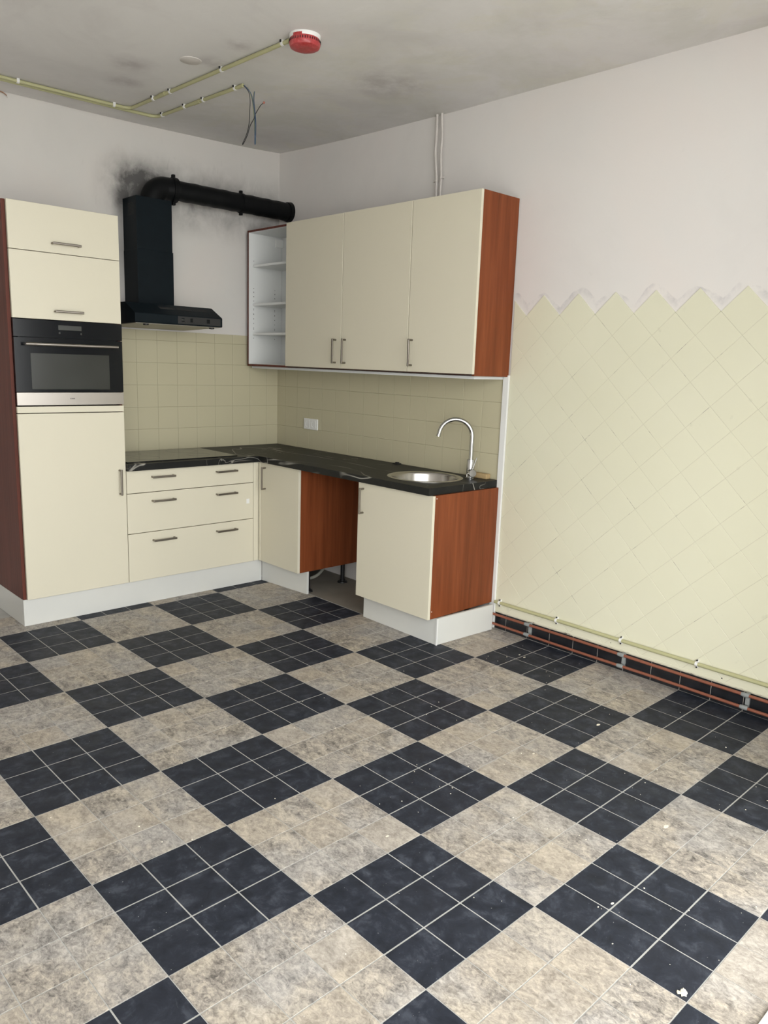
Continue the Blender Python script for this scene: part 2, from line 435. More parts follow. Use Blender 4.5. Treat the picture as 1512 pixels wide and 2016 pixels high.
# ------------------------------------------------------------------ floor
P = .46039; TH = -.003666; U0, V0 = -2.30957, -2.95670; T3 = P/3
fl = bmesh.new(); bx(fl, (-5.0, .05), (-4.8, .05), (-.12, -.0010))
floor = struct(obj('floor', fl, 'grout_floor', origin=False))
FR = Matrix.Translation((U0, V0, 0)) @ Matrix.Rotation(-TH, 4, 'Z')
def seen(p):
    d = p-CAM; z = d.dot(fw)
    if z < .1: return None
    x = 756+FPX*d.dot(r2)/z; y = 1008-FPX*d.dot(u2)/z
    return z if -60 < x < 1572 and -60 < y < 2080 else None
cells = []
for a in range(-18, 18):            # local x steps of one tile, then local y
    for b in range(-14, 22):
        c = FR @ Vector(((a+.5)*T3, (b+.5)*T3, 0))
        if c.x < -4.98 or c.x > -.02 or c.y < -4.52 or c.y > -.42: continue
        if c.x > -.468 and c.y > -2.18: continue
        bi, bj = math.floor(-(b+1)/3+1e-6) if False else -(b//3)-1, -(a//3)-1
        dark = (bi+bj) % 2 == 0
        cells.append((a, b, dark, c))
vis = sorted((seen(c[3]), i) for i, c in enumerate(cells) if seen(c[3]))
single = {i for _, i in vis[:300]}
fmesh = {}
rest = bmesh.new()
for i, (a, b, dark, c) in enumerate(cells):
    ia, ib = a % 3, b % 3
    gi = .0023 if dark else .0015; gb = .0015
    x0 = gb if ia == 0 else gi; x1 = T3-(gb if ia == 2 else gi)
    y0 = gb if ib == 0 else gi*1.15; y1 = T3-(gb if ib == 2 else gi*1.15)
    poly = [(x0-T3/2, y0-T3/2), (x1-T3/2, y0-T3/2), (x1-T3/2, y1-T3/2), (x0-T3/2, y1-T3/2)]
    if i in single:
        k = (dark, ia, ib)
        if k not in fmesh:
            bm = bmesh.new(); slab_tile(bm, poly, -.003, 0, .0004); fmesh[k] = mesh_of('floor_tile', bm, 'dark_tile' if dark else 'beige_tile', None)
        o = link('tile', fmesh[k], floor, c, (0, 0, -TH))
    else:
        slab_tile(rest, poly, -.003, 0, .0006, 0 if dark else 1, Matrix.Translation(c) @ Matrix.Rotation(-TH, 4, 'Z'))
o = obj('tile_field', rest, ['dark_tile', 'beige_tile'], floor, None); o['kind'] = 'stuff'
# bare screed where the vinyl stops under the worktop
bm = bmesh.new(); bx(bm, (-.4665, .0), (-2.16, .0), (-.003, -.0006)); obj('screed_patch', bm, 'screed', floor, None)
bm = bmesh.new(); bx(bm, (-12, 8), (-14, -4.8), (-.16, -.02)); struct(obj('ground', bm, 'outside', origin=False))

# ------------------------------------------------------------------ walls, ceiling
HZ = 3.08
bm = bmesh.new(); bx(bm, (-5.2, .2), (0, .2), (-.12, HZ)); wall_back = struct(obj('wall_back', bm, 'plaster_back', origin=False))
bm = bmesh.new(); bx(bm, (0, .2), (-4.8, 0), (-.12, HZ)); wall_right = struct(obj('wall_right', bm, 'plaster_right', origin=False))
bm = bmesh.new(); bx(bm, (-5.2, -5.0), (-4.8, 0), (-.12, HZ)); struct(obj('wall_left', bm, 'plaster_room', origin=False))
bm = bmesh.new()
bx(bm, (-5.0, OX0), (-4.8, -4.5), (-.12, HZ)); bx(bm, (OX0, OX2), (-4.8, -4.5), (OZ, HZ))
bx(bm, (OX2, 0), (-4.8, -4.5), (-.12, HZ))
struct(obj('wall_front', bm, 'plaster_room', origin=False))
# white threshold of the wide doorway: its edge shows in the lower right corner of the photograph
box('trim_2', (OX0, OX2), (-4.80, -4.484), (-.05, .010), 'white_plastic', None, .003)['kind'] = 'structure'
def cz(x, y): return 2.978+.052*math.exp(-math.hypot(x, y)/.85)
bm = bmesh.new(); g = {}
NX, NY = 50, 48
for i in range(NX+1):
    for j in range(NY+1):
        x = -5.0+5.0*i/NX; y = -4.8+4.8*j/NY
        g[i, j] = bm.verts.new((x, y, cz(x, y)+.002*mnoise.noise((x*2, y*2, 0))))
for i in range(NX):
    for j in range(NY): bm.faces.new((g[i, j], g[i, j+1], g[i+1, j+1], g[i+1, j]))
bx(bm, (-5.2, .2), (-4.8, .2), (HZ, HZ+.12))
ceiling = struct(obj('ceiling', bm, 'ceiling', None, 1.2, origin=False))

bm = bmesh.new(); bx(bm, (-9, 1.5), (-6.02, -4.8), (3.09, 3.25)); struct(obj('canopy', bm, 'plaster_room', origin=False))  # unseen overhang, added so its edge bounds the sunlight on the right wall
# wall frames: local XY on the wall, +Z out of it
FB = Matrix(((1, 0, 0, 0), (0, 0, -1, 0), (0, 1, 0, 0), (0, 0, 0, 1)))        # back wall: X=+x, Y=+z, Z=-y
FRW = Matrix(((0, 0, -1, 0), (-1, 0, 0, 0), (0, 1, 0, 0), (0, 0, 0, 1)))      # right wall: X=-y, Y=+z, Z=-x
def place_tile(cache, key, poly, parent, F, cx, cy, t1, mat, ins=.0008):
    loc = [(x-cx, y-cy) for x, y in poly]
    if key is None or key not in cache:
        bm = bmesh.new(); slab_tile(bm, loc, 0, t1, ins); me = mesh_of('wall_tile', bm, mat, None)
        if key is not None: cache[key] = me
    else: me = cache[key]
    o = bpy.data.objects.new('tile', me); C.objects.link(o); o.parent = parent
    o.matrix_local = Matrix.Translation(F @ Vector((cx, cy, 0))) @ F
    return o
def rect_tiles(parent, F, xl, zl, x0, x1, z0, z1, gap, t1, mat):
    cache = {}
    for a, b in zip(xl, xl[1:]):
        for c, d in zip(zl, zl[1:]):
            p = [(a+gap, c+gap), (b-gap, c+gap), (b-gap, d-gap), (a+gap, d-gap)]
            full = a >= x0 and b <= x1 and c >= z0 and d <= z1
            if not full:
                for ax, v, k in ((0, x0, False), (0, x1, True), (1, z0, False), (1, z1, True)):
                    if p: p = clip(p, ax, v, k)
                if area(p) < 1e-4: continue
            place_tile(cache, 'f' if full else None, p, parent, F, (a+b)/2, (c+d)/2, t1, mat)
ZT = 1.04066
zl = [ZT+.15*k for k in range(-1, 6)]
# left splashback on the back wall
xl = sorted([-(.1105+.15*k) for k in range(-1, 10)])
rect_tiles(wall_back, FB, xl, zl, -1.53, -.006, .893, 1.706, .0014, .0053, 'splash_tile')
bm = bmesh.new(); bx(bm, (-1.53, 0), (-.0042, .0), (.85, 1.7055)); obj('grout_bed', bm, 'splash_grout', wall_back, None)
# splashback behind the sink
yl = [(.1072+.15*k) for k in range(-1, 15)]
rect_tiles(wall_right, FRW, yl, zl, .006, 2.204, .893, 1.50, .0014, .0053, 'splash_tile')
bm = bmesh.new(); bx(bm, (-.0042, 0), (-2.204, 0), (.85, 1.50)); obj('grout_bed', bm, 'splash_grout', wall_right, None)
# diamond-set tiles
HZD, HYD = .1070, .1078
cache = {}
DY0, DY1, DZ0 = 2.247, 4.498, .108
for m in range(0, 18):
    cyz = 1.823-HZD*m
    for k in range(-1, 11):
        cxx = (2.4385 if m % 2 == 0 else 2.3307)+.2156*k
        g = .0011
        p = [(cxx, cyz-HZD+g), (cxx+HYD-g, cyz), (cxx, cyz+HZD-g), (cxx-HYD+g, cyz)]
        full = cxx-HYD > DY0 and cxx+HYD < DY1 and cyz-HZD > DZ0
        if not full:
            for ax, v, kk in ((0, DY0, False), (0, DY1, True), (1, DZ0, False)):
                if p: p = clip(p, ax, v, kk)
            if area(p) < 1.5e-4: continue
        o = place_tile(cache, 'd' if full else None, p, wall_right, FRW, cxx, cyz, .0055, 'diamond_tile')
        o.location.x += random.uniform(-.0004, .0004); o.rotation_euler.z += random.uniform(-.004, .004)
bm = bmesh.new(); bx(bm, (-.0046, 0), (-4.498, -2.246), (.10, 1.818)); obj('grout_bed', bm, 'diamond_grout', wall_right, None)
# black skirting tiles with pale joints and a chipped plaster edge over them
bm = bmesh.new(); bx(bm, (-.0025, 0), (-4.498, -2.246), (-.002, .101)); obj('skirting_grout', bm, 'grout_light', wall_right, None)
ys = [2.247]+[2.329+.1545*k for k in range(0, 14)]+[4.498]
for a, b in zip(ys, ys[1:]):
    p = [(a+.0016, 0), (b-.0016, 0), (b-.0016, .0985), (a+.0016, .0985)]
    o = place_tile({}, None, p, wall_right, FRW, (a+b)/2, .05, .0045, 'skirt_black'); o.name = 'skirting_tile'
bm = bmesh.new(); N = 300; pr = []
for i in range(N+1):
    y = -2.247-2.25*i/N; zz = .1045+.007*mnoise.noise((y*22, 0, 0))+.005*mnoise.noise((y*70, 3, 0))
    pr.append([bm.verts.new(c) for c in ((-.0048, y, zz), (-.0062, y, zz+.002), (-.0062, y, .116), (-.0048, y, .118))])
for a, b in zip(pr, pr[1:]):
    for k in range(3): bm.faces.new((a[k], a[k+1], b[k+1], b[k]))
obj('chipped_edge', bm, 'diamond_tile', wall_right)
for y, z in ((-3.611, .128), (-3.02, .131)):
    bm = bmesh.new(); tube(bm, [(-.0050, y, z), (-.0064, y, z)], .0035 if z < .13 else .0022, 10); obj('drill_hole', bm, 'hole', wall_right)
# white corner profile between the sink splashback and the diamond tiles
t1 = box('trim_1', (-.016, 0), (-2.2455, -2.2055), (0, 1.497), 'white_plastic', None, .0025); t1['kind'] = 'structure'

# ------------------------------------------------------------------ handles (shared mesh, bar along local X, posts along +Z)
def handle_bm(L=.155):
    bm = bmesh.new()
    bx(bm, (-L/2, L/2), (-.0062, .0062), (.025, .0345), .0030, 3)
    for s in (-1, 1): tube(bm, [(s*(L/2-.0062), 0, 0), (s*(L/2-.0062), 0, .030)], .0056, 14)
    return bm
HME = mesh_of('bar_handle', handle_bm(), 'steel_handle')
def handle(parent, x, y, z, face, vertical=False):
    o = bpy.data.objects.new('handle', HME); C.objects.link(o); o.parent = parent
    if face == 'y':   # door faces -y
        R = Matrix(((1, 0, 0), (0, 0, -1), (0, 1, 0))) if not vertical else Matrix(((0, 1, 0), (0, 0, -1), (-1, 0, 0)))
    else:             # door faces -x
        R = Matrix(((0, 0, -1), (0, 1, 0), (1, 0, 0)))
    o.matrix_local = Matrix.Translation(Vector((x, y, z))-root_loc(parent)) @ R.to_4x4()
    return o

# ------------------------------------------------------------------ tall oven cabinet
tall = thing('tall_cabinet', (-1.84, -.28, 0), 'tall cream kitchen cabinet with brown side panel, housing the black oven', 'cabinet')
FY = -.590
bm = bmesh.new()
bx(bm, (-2.150, -2.132), (-.571, -.009), (.157, 2.306), .001)
obj('side_panel', bm, 'wood_red', tall)['label'] = 'reddish brown side panel'
bm = bmesh.new()
bx(bm, (-1.546, -1.530), (-.571, -.009), (.157, 2.303), .001)
bx(bm, (-2.132, -1.546), (-.019, -.009), (.157, 2.303))
for z in ((.157, .173), (1.222, 1.238), (1.716, 1.732), (2.287, 2.303)): bx(bm, (-2.132, -1.546), (-.569, -.012), z)
obj('carcass', bm, 'wood_red', tall)
def front(parent, name, x, z, y=FY, mat='cream'):
    return box(name, x, (y, y+.019), z, mat, parent, .0016)
d = front(tall, 'door', (-2.131, -1.532), (2.0635, 2.306)); handle(d, -1.836, FY, 2.112, 'y')
d = front(tall, 'door', (-2.131, -1.532), (1.712, 2.0605)); handle(d, -1.836, FY, 1.757, 'y')
d = front(tall, 'door', (-2.131, -1.530), (.157, 1.204)); handle(d, -1.570, FY, .788, 'y', True)
front(tall, 'filler_strip', (-2.131, -1.530), (1.2085, 1.243))
# ------------------------------------------------------------------ oven
ov = thing('oven', (-1.83, -.3, 1.246), 'black built-in oven with grey window in the tall cabinet', 'oven')
bm = bmesh.new(); bx(bm, (-2.10, -1.56), (-.57, -.05), (1.25, 1.70)); obj('body', bm, 'black_plastic', ov)
OY = -.594
cp = box('control_panel', (-2.131, -1.531), (OY, -.571), (1.6155, 1.708), 'black_glass', ov, .001)
box('display', (-1.895, -1.767), (OY-.0008, OY), (1.6595, 1.6845), 'display', cp, 0)
for x in (-1.889, -1.770):
    bm = bmesh.new(); tube(bm, [(x, OY, 1.643), (x, OY-.0012, 1.643)], .0055, 14); obj('touch_button', bm, 'display', cp)
dr = box('door', (-2.131, -1.531), (OY, -.571), (1.322, 1.6125), 'black_glass', ov, .001)
box('window', (-2.049, -1.613), (OY-.0008, OY), (1.3375, 1.530), 'oven_window', dr, 0)
bm = bmesh.new(); tube(bm, [(-2.085, OY-.040, 1.578), (-1.575, OY-.040, 1.578)], .0085, 18)
for x in (-2.073, -1.587): tube(bm, [(x, OY, 1.578), (x, OY-.040, 1.578)], .006, 12)
obj('handle', bm, 'oven_steel', dr)['label'] = 'long steel handle bar'
st = box('steel_trim', (-2.130, -1.530), (OY, -.571), (1.250, 1.3195), 'oven_steel', ov, .001)
for k, w in enumerate((.0035, .0040, .0035, .0045)):
    bm = bmesh.new(); bx(bm, (-1.844+k*.0065, -1.844+k*.0065+w), (OY-.0006, OY), (1.283, 1.2885)); obj('letter', bm, 'black_plastic', st)

# ------------------------------------------------------------------ drawer cabinet under the hob
dc = thing('drawer_cabinet', (-1.07, -.3, 0), 'cream base cabinet with three wide drawers beneath the hob', 'cabinet')
bm = bmesh.new()
bx(bm, (-1.527, -1.511), (-.571, -.009), (.157, .851)); bx(bm, (-.634, -.618), (-.571, -.009), (.157, .851))
bx(bm, (-1.511, -.634), (-.571, -.009), (.157, .173)); bx(bm, (-1.511, -.634), (-.571, -.56), (.835, .851))
bx(bm, (-1.511, -.634), (-.019, -.009), (.173, .851))
obj('carcass', bm, 'gap_shade', dc)
for z0, z1, hz in ((.157, .4575, .405), (.4615, .7080, .655), (.7120, .850, .805)):
    d = front(dc, 'drawer', (-1.5265, -.6205), (z0, z1))
    handle(d, -1.292, FY, hz, 'y'); handle(d, -.838, FY, hz, 'y')
    if z0 > .4 and z0 < .5:
        o = box('sticker_remnant', (-.676, -.652), (FY-.0006, FY), (.569, .601), 'white_plastic', d, 0)
front(dc, 'filler_strip', (-.6175, -.5795), (.157, .850))

# ------------------------------------------------------------------ corner base cabinet (door faces the room)
FX = -.575
cc = thing('corner_cabinet', (-.28, -.8, 0), 'cream corner base cabinet with open gap beside it, left of the sink', 'cabinet')
d = box('door', (FX, FX+.019), (-1.0405, -.6135), (.157, .850), 'cream', cc, .0016); handle(d, FX, -.668, .745, 'x')
box('side_panel', (-.556, -.009), (-1.0405, -1.0225), (.157, .851), 'wood', cc, .001)['label'] = 'dark cherry side panel facing the gap'
bm = bmesh.new(); bx(bm, (-.556, -.009), (-1.0225, -.03), (.157, .173)); bx(bm, (-.02, -.009), (-1.0225, -.03), (.173, .851)); bx(bm, (-.556, -.45), (-1.0225, -.58), (.83, .85))
obj('carcass', bm, 'white_board', cc)
box('corner_post', (-.579, -.556), (-.6125, -.5905), (.157, .850), 'cream', cc, .001)
def foot(parent, x, y, h=.157):
    bm = bmesh.new()
    lathe(bm, [(0, h), (.030, h), (.030, h-.008), (.016, h-.012), (.0145, .024), (.019, .022), (.019, .012), (.033, .009), (.035, 0), (0, 0)], (x, y, 0), 20)
    return obj('adjustable_foot', bm, 'black_plastic', parent)
foot(cc, -.445, -.985); foot(cc, -.110, -.955)
# ------------------------------------------------------------------ sink cabinet
sk = thing('sink_cabinet', (-.28, -1.92, 0), 'cream base cabinet with cherry end panel under the round sink', 'cabinet')
d = box('door', (FX, FX+.019), (-2.2255, -1.6225), (.157, .850), 'cream', sk, .0016); handle(d, FX, -1.668, .743, 'x')
sp = box('side_panel', (-.5555, -.018), (-2.2245, -2.2065), (.157, .851), 'wood', sk, .001); sp['label'] = 'cherry wood end panel'
for z in (.835, .20):
    bm = bmesh.new(); tube(bm, [(-.545, -2.2245, z), (-.545, -2.2255, z)], .0028, 10); obj('screw_cap', bm, 'putty', sp)
bm = bmesh.new(); bx(bm, (-.5555, -.02), (-1.6385, -1.6225), (.157, .851)); bx(bm, (-.5555, -.02), (-2.2065, -1.6385), (.157, .173)); bx(bm, (-.03, -.02), (-2.2065, -1.6385), (.173, .60))
obj('carcass', bm, 'wood_red', sk)
foot(sk, -.44, -1.70); foot(sk, -.12, -2.12)

# ------------------------------------------------------------------ plinths
pl = thing('plinth', (-1.3, -.56, 0), 'long white plinth under the tall cabinet and drawers', 'plinth')
box('front_board', (-2.150, -.537), (-.572, -.556), (.0005, .1555), 'plinth', pl, .001)
box('return_board', (-2.150, -2.134), (-.5555, -.004), (.0005, .1555), 'plinth', pl, .001)
def slant(name, a, b, th, z0, z1, mat, parent=None):
    a, b = Vector(a), Vector(b); n = Vector((b-a).yx).normalized(); n.x = -n.x if False else n.x
    d = (b-a).normalized(); nn = Vector((-d.y, d.x))
    bm = bmesh.new(); prism(bm, [a, b, b+nn*th, a+nn*th], z0, z1)
    bmesh.ops.bevel(bm, geom=list(bm.edges), offset=.001, segments=1, affect='EDGES')
    return obj(name, bm, mat, parent)
tag(slant('plinth', (-.536, -.5735), (-.4935, -1.040), .016, .0005, .1555, 'plinth'), 'short white plinth piece under the corner cabinet', 'plinth')
pl2 = thing('plinth', (-.3, -2.1, 0), 'white plinth wrapping the corner below the sink cabinet', 'plinth')
slant('front_board', (-.500, -1.615), (-.508, -2.2345), .016, .0005, .1555, 'plinth', pl2)
slant('return_board', (-.5085, -2.2365), (-.0465, -2.2615), .015, .0005, .1555, 'plinth', pl2)
bm = bmesh.new(); prism(bm, [(-.512, -2.241), (-.504, -2.2415), (-.500, -2.231), (-.511, -2.230)], .0005, .157); obj('corner_profile', bm, 'white_plastic', pl2)
# grey drain hose in the gap under the corner cabinet
bm = bmesh.new(); hp = [(-.40, -.70, .02), (-.33, -.755, .016), (-.26, -.785, .018), (-.20, -.79, .035), (-.14, -.775, .068), (-.09, -.74, .105), (-.05, -.68, .130), (-.022, -.60, .135)]
def smooth_path(p, n=6):
    p = [Vector(q) for q in p]; out = []
    for i in range(len(p)-1):
        p0, p1, p2, p3 = p[max(i-1, 0)], p[i], p[i+1], p[min(i+2, len(p)-1)]
        for k in range(n):
            t = k/n; out.append(.5*((2*p1)+(p2-p0)*t+(2*p0-5*p1+4*p2-p3)*t*t+(3*p1-p0-3*p2+p3)*t**3))
    out.append(p[-1]); return out
hp = smooth_path(hp, 8); tube(bm, hp, .0115, 12)
tag(obj('drain_hose', bm, 'hose'), 'grey hose on the floor under the corner cabinet', 'hose')

# ------------------------------------------------------------------ worktop (one L-shaped slab with a round cut-out)
SCX, SCY = -.295, -1.893
bm = bmesh.new()
outer = [(-1.5285, -.0065), (-1.5285, -.616), (-.592, -.616), (-.592, -2.2075), (-.0065, -2.2075), (-.0065, -.0065)]
NH = 64; hr = .2
zt, zb = .892, .852
def ring(z): return [bm.verts.new((SCX+hr*math.cos(2*PI*k/NH), SCY+hr*math.sin(2*PI*k/NH), z)) for k in range(NH)]
def rect_ring(x0, x1, y0, y1):
    out = []
    for k in range(NH):
        a = 2*PI*k/NH; c, s = math.cos(a), math.sin(a)
        t = min((x1-SCX)/c if c > 1e-9 else 9, (x0-SCX)/c if c < -1e-9 else 9, (y1-SCY)/s if s > 1e-9 else 9, (y0-SCY)/s if s < -1e-9 else 9)
        out.append((SCX+c*t, SCY+s*t))
    return out
# build from strips: left leg, middle, and an annular field around the hole
rr = rect_ring(-.592, -.0065, -2.2075, -1.55)
corners = [(-.592, -2.2075), (-.592, -1.55), (-.0065, -1.55), (-.0065, -2.2075)]
for cx_, cy_ in corners:
    k = min(range(NH), key=lambda q: (rr[q][0]-cx_)**2+(rr[q][1]-cy_)**2); rr[k] = (cx_, cy_)
for z, flip in ((zt, False), (zb, True)):
    hi = ring(z); ho = [bm.verts.new((x, y, z)) for x, y in rr]
    for k in range(NH):
        f = (hi[k], ho[k], ho[(k+1) % NH], hi[(k+1) % NH]); bm.faces.new(f[::-1] if flip else f)
    def q(x0, x1, y0, y1):
        v = [bm.verts.new(c) for c in ((x0, y0, z), (x1, y0, z), (x1, y1, z), (x0, y1, z))]; bm.faces.new(v[::-1] if flip else v)
    q(-.592, -.0065, -1.55, -.616); q(-.592, -.0065, -.616, -.0065); q(-1.5285, -.592, -.616, -.0065)
    if z == zt: ht = hi
    else:
        for k in range(NH): bm.faces.new((ht[k], ht[(k+1) % NH], hi[(k+1) % NH], hi[k]))
n = len(outer)
for i in range(n):
    a, b = outer[i], outer[(i+1) % n]
    bm.faces.new([bm.verts.new(c) for c in ((*a, zb), (*b, zb), (*b, zt), (*a, zt))])
bmesh.ops.remove_doubles(bm, verts=bm.verts, dist=.0002)
tag(obj('worktop', bm, 'worktop'), 'L-shaped black marble-look worktop with pale veins', 'worktop')

# ------------------------------------------------------------------ induction hob
bm = bmesh.new(); bx(bm, (-1.500, -.722), (-.552, -.045), (zt+.0003, zt+.0068), .0015, 2)
hb = thing('hob', (-1.11, -.3, zt), 'flat black glass hob on the worktop beside the tall cabinet', 'hob')
obj('glass_plate', bm, 'hob', hb)
for cx_, cy_, r in ((-1.31, -.40, .09), (-1.31, -.17, .075), (-.93, -.40, .075), (-.93, -.17, .105)):
    bm = bmesh.new(); lathe(bm, [(r, .0), (r, .0002), (r-.0015, .0002), (r-.0015, 0)], (cx_, cy_, zt+.0068), 48); obj('zone_marking', bm, 'display', hb)

# ------------------------------------------------------------------ sink
sn = thing('sink', (SCX, SCY, zt-.15), 'round stainless steel sink set into the black worktop', 'sink')
bm = bmesh.new()
prof = [(.2235, .0003), (.2235, .0025), (.217, .0045), (.203, .0040), (.1975, .0005), (.192, -.012), (.188, -.12), (.178, -.142), (.150, -.150), (.045, -.154), (.040, -.158)]
lathe(bm, prof, (SCX, SCY, zt), 72)
lathe(bm, [(.040, -.160), (.152, -.152), (.180, -.145), (.1905, -.12), (.1945, -.012), (.1985, -.002)], (SCX, SCY, zt), 72)
obj('bowl', bm, 'sink', sn, .9)
bm = bmesh.new(); lathe(bm, [(.043, -.1525), (.040, -.1500), (.030, -.1545), (.012, -.1545), (.010, -.150), (0, -.149)], (SCX, SCY, zt), 32); lathe(bm, [(.040, -.158), (.040, -.175), (0, -.175)], (SCX, SCY, zt), 32)
obj('drain', bm, 'chrome', sn)
ca = math.radians(20); oc = Vector((SCX+.1885*math.cos(ca), SCY+.1885*math.sin(ca)-0, zt-.035)); od = Vector((-math.cos(ca), -math.sin(ca), 0))
oa = Vector((0.16, -.10, 0)).normalized(); oc = Vector((SCX, SCY, zt-.040))+oa*.1895
bm = bmesh.new(); tube(bm, [oc, oc-oa*.004], [.017, .015], 24); obj('overflow', bm, 'chrome', sn)
bm = bmesh.new(); tube(bm, [oc-oa*.0035, oc-oa*.0048], .009, 20); obj('overflow_hole', bm, 'hole', sn)

# ------------------------------------------------------------------ tap
FP = Vector((-.100, -2.072, zt))
tp = thing('kitchen_tap', FP, 'tall chrome kitchen tap with curved spout behind the sink', 'tap')
bm = bmesh.new(); lathe(bm, [(0, 0.0003), (.027, .0003), (.027, .004), (.0235, .006), (.0235, .110), (.0225, .113), (.013, .1135), (.012, .112), (0, .112)], FP, 32); obj('body', bm, 'chrome', tp)
dirs = Vector((-.66, .75, 0)).normalized(); R_ = .0965
base = FP+Vector((0, 0, .112)); c0 = FP+Vector((0, 0, .246))+dirs*R_
pts = [base]+[FP+Vector((0, 0, .16)), FP+Vector((0, 0, .21))]+arc(c0, -dirs, Vector((0, 0, 1)), R_, 0, PI*.94, 26)
tail = pts[-1]+(pts[-1]-pts[-2]).normalized()*.022; pts.append(tail)
bm = bmesh.new(); tube(bm, pts, .0125, 18); e = (pts[-1]-pts[-2]).normalized(); tube(bm, [tail-e*.004, tail+e*.003], .0135, 18); obj('spout', bm, 'chrome', tp)
hd = Vector((-.52, -.85, 0)).normalized(); hb0 = FP+Vector((0, 0, .036))
bm = bmesh.new(); tube(bm, [hb0, hb0+hd*.044, hb0+hd*.048], [.0235, .0235, .021], 28); obj('control_knob', bm, 'chrome', tp)
side = Vector((.85, -.52, 0)); l0 = hb0+hd*.036+Vector((0, 0, .018)); l1 = l0+Vector((0, 0, .075))+side*.020+hd*.012
bm = bmesh.new(); tube(bm, [l0, l0.lerp(l1, .5), l1], [.0042, .0036, .003], 12); obj('lever', bm, 'chrome', tp)

# small things on the worktop
bm = bmesh.new(); bx(bm, (-.052, -.012), (-2.155, -2.020), (zt+.0004, zt+.031), .005, 3)
tag(obj('sponge', bm, 'soap'), 'yellowish sponge lying behind the tap', 'sponge')
bc = thing('cable_clip', (-.032, -1.385, zt), 'small black plastic clip lying by the splashback', 'clip')
bm = bmesh.new(); bx(bm, (-.050, -.014), (-1.408, -1.362), (zt+.0004, zt+.007), .0015); obj('base', bm, 'black_plastic', bc)
bm = bmesh.new(); bx(bm, (-.040, -.022), (-1.398, -1.374), (zt+.006, zt+.014), .003); obj('tab', bm, 'black_plastic', bc)

# ------------------------------------------------------------------ double socket
so = thing('double_socket', (0, -.436, 1.04), 'white double wall socket on the splashback tiles', 'socket')
bm = bmesh.new(); bx(bm, (-.0160, -.0055), (-.517, -.356), (1.0385, 1.1185), .003, 3)
fr = obj('frame', bm, 'white_plastic', so)
for yc in (-.4725, -.4005):
    bm = bmesh.new()
    seg = 28; yo = 28
    def ringp(r, x): return [bm.verts.new((x, yc+r*math.cos(2*PI*k/seg), 1.0785+r*math.sin(2*PI*k/seg))) for k in range(seg)]
    # square insert with a round well
    sq = []
    for k in range(seg):
        a = 2*PI*k/seg; c, s = math.cos(a), math.sin(a); tt = .0275/max(abs(c), abs(s)); sq.append(bm.verts.new((-.0178, yc+c*tt, 1.0785+s*tt)))
    sq0 = [bm.verts.new((-.0155, v.co.y, v.co.z)) for v in sq]
    r1 = ringp(.0215, -.0178); r2_ = ringp(.0195, -.0085); 
    for A, B in ((sq0, sq), (sq, r1), (r1, r2_)):
        for k in range(seg): bm.faces.new((A[k], A[(k+1) % seg], B[(k+1) % seg], B[k]))
    bm.faces.new(r2_)
    ins = obj('socket_insert', bm, 'white_plastic', so)
    for s in (-1, 1):
        bm = bmesh.new(); tube(bm, [(-.0092, yc+s*.0095, 1.0785), (-.0080, yc+s*.0095, 1.0785)], .0027, 10); obj('pin_hole', bm, 'hole', ins)

# ------------------------------------------------------------------ wall cabinets
UX = -.325; UZ0, UZ1 = 1.4975, 2.445
def hingey(): pass
def wall_cab(y0, y1, label, hy, panel=False):
    t = thing('wall_cabinet', (-.16, (y0+y1)/2, 1.49), label, 'cabinet', 'closed wall cabinets over the sink worktop')
    bm = bmesh.new()
    bx(bm, (UX+.0195, -.009), (y1-.016, y1), (1.490, UZ1)); bx(bm, (UX+.0195, -.009), (y0+(.0185 if panel else 0), y0+.016+(.0185 if panel else 0)), (1.490, UZ1))
    yy = (y0+.016+(.0185 if panel else 0), y1-.016)
    bx(bm, (UX+.0195, -.009), yy, (1.490, 1.506)); bx(bm, (UX+.0195, -.009), yy, (UZ1-.016, UZ1)); bx(bm, (-.016, -.009), yy, (1.506, UZ1-.016))
    obj('carcass', bm, 'gap_shade', t)
    d = box('door', (UX, UX+.019), (y0+(.0005 if panel else .0027), y1-.0027), (UZ0, UZ1), 'cream', t, .0016)
    handle(d, UX, hy, 1.606, 'x')
    if panel: box('side_panel', (UX+.0195, -.0065), (y0+.0005, y0+.018), (1.488, UZ1), 'wood', t, .001)['label'] = 'cherry wood end panel'
    return t
wall_cab(-1.135, -.535, 'wall cabinet with plain cream door next to the open shelves', -1.083)
wall_cab(-1.735, -1.1355, 'middle cream wall cabinet, second door from the open shelves', -1.178)
wall_cab(-2.2365, -1.7355, 'cream wall cabinet with cherry end panel, above the sink', -1.772, True)
# open cabinet in the corner
oc_ = thing('open_wall_cabinet', (-.16, -.29, 1.488), 'open white wall cabinet with three shelves beside the extractor pipe', 'cabinet')
ox = UX+.0195; oy0, oy1 = -.5345, -.041
bm = bmesh.new()
bx(bm, (ox, -.0075), (oy1-.014, oy1), (1.488, 2.443)); bx(bm, (ox, -.0075), (oy0, oy0+.014), (1.488, 2.443))
bx(bm, (ox, -.0075), (oy0+.014, oy1-.014), (1.488, 1.502)); bx(bm, (ox, -.0075), (oy0+.014, oy1-.014), (2.429, 2.443))
obj('frame', bm, 'wood_red', oc_)['label'] = 'reddish brown outer frame'
bm = bmesh.new(); e_ = .0007
bx(bm, (ox+.001, -.0135), (oy1-.0155, oy1-.014), (1.5035, 2.4275)); bx(bm, (ox+.001, -.0135), (oy0+.014, oy0+.0155), (1.5035, 2.4275))
bx(bm, (ox+.001, -.0135), (oy0+.014, oy1-.014), (1.502, 1.5035)); bx(bm, (ox+.001, -.0135), (oy0+.014, oy1-.014), (2.4275, 2.429))
obj('lining', bm, 'white_board', oc_)
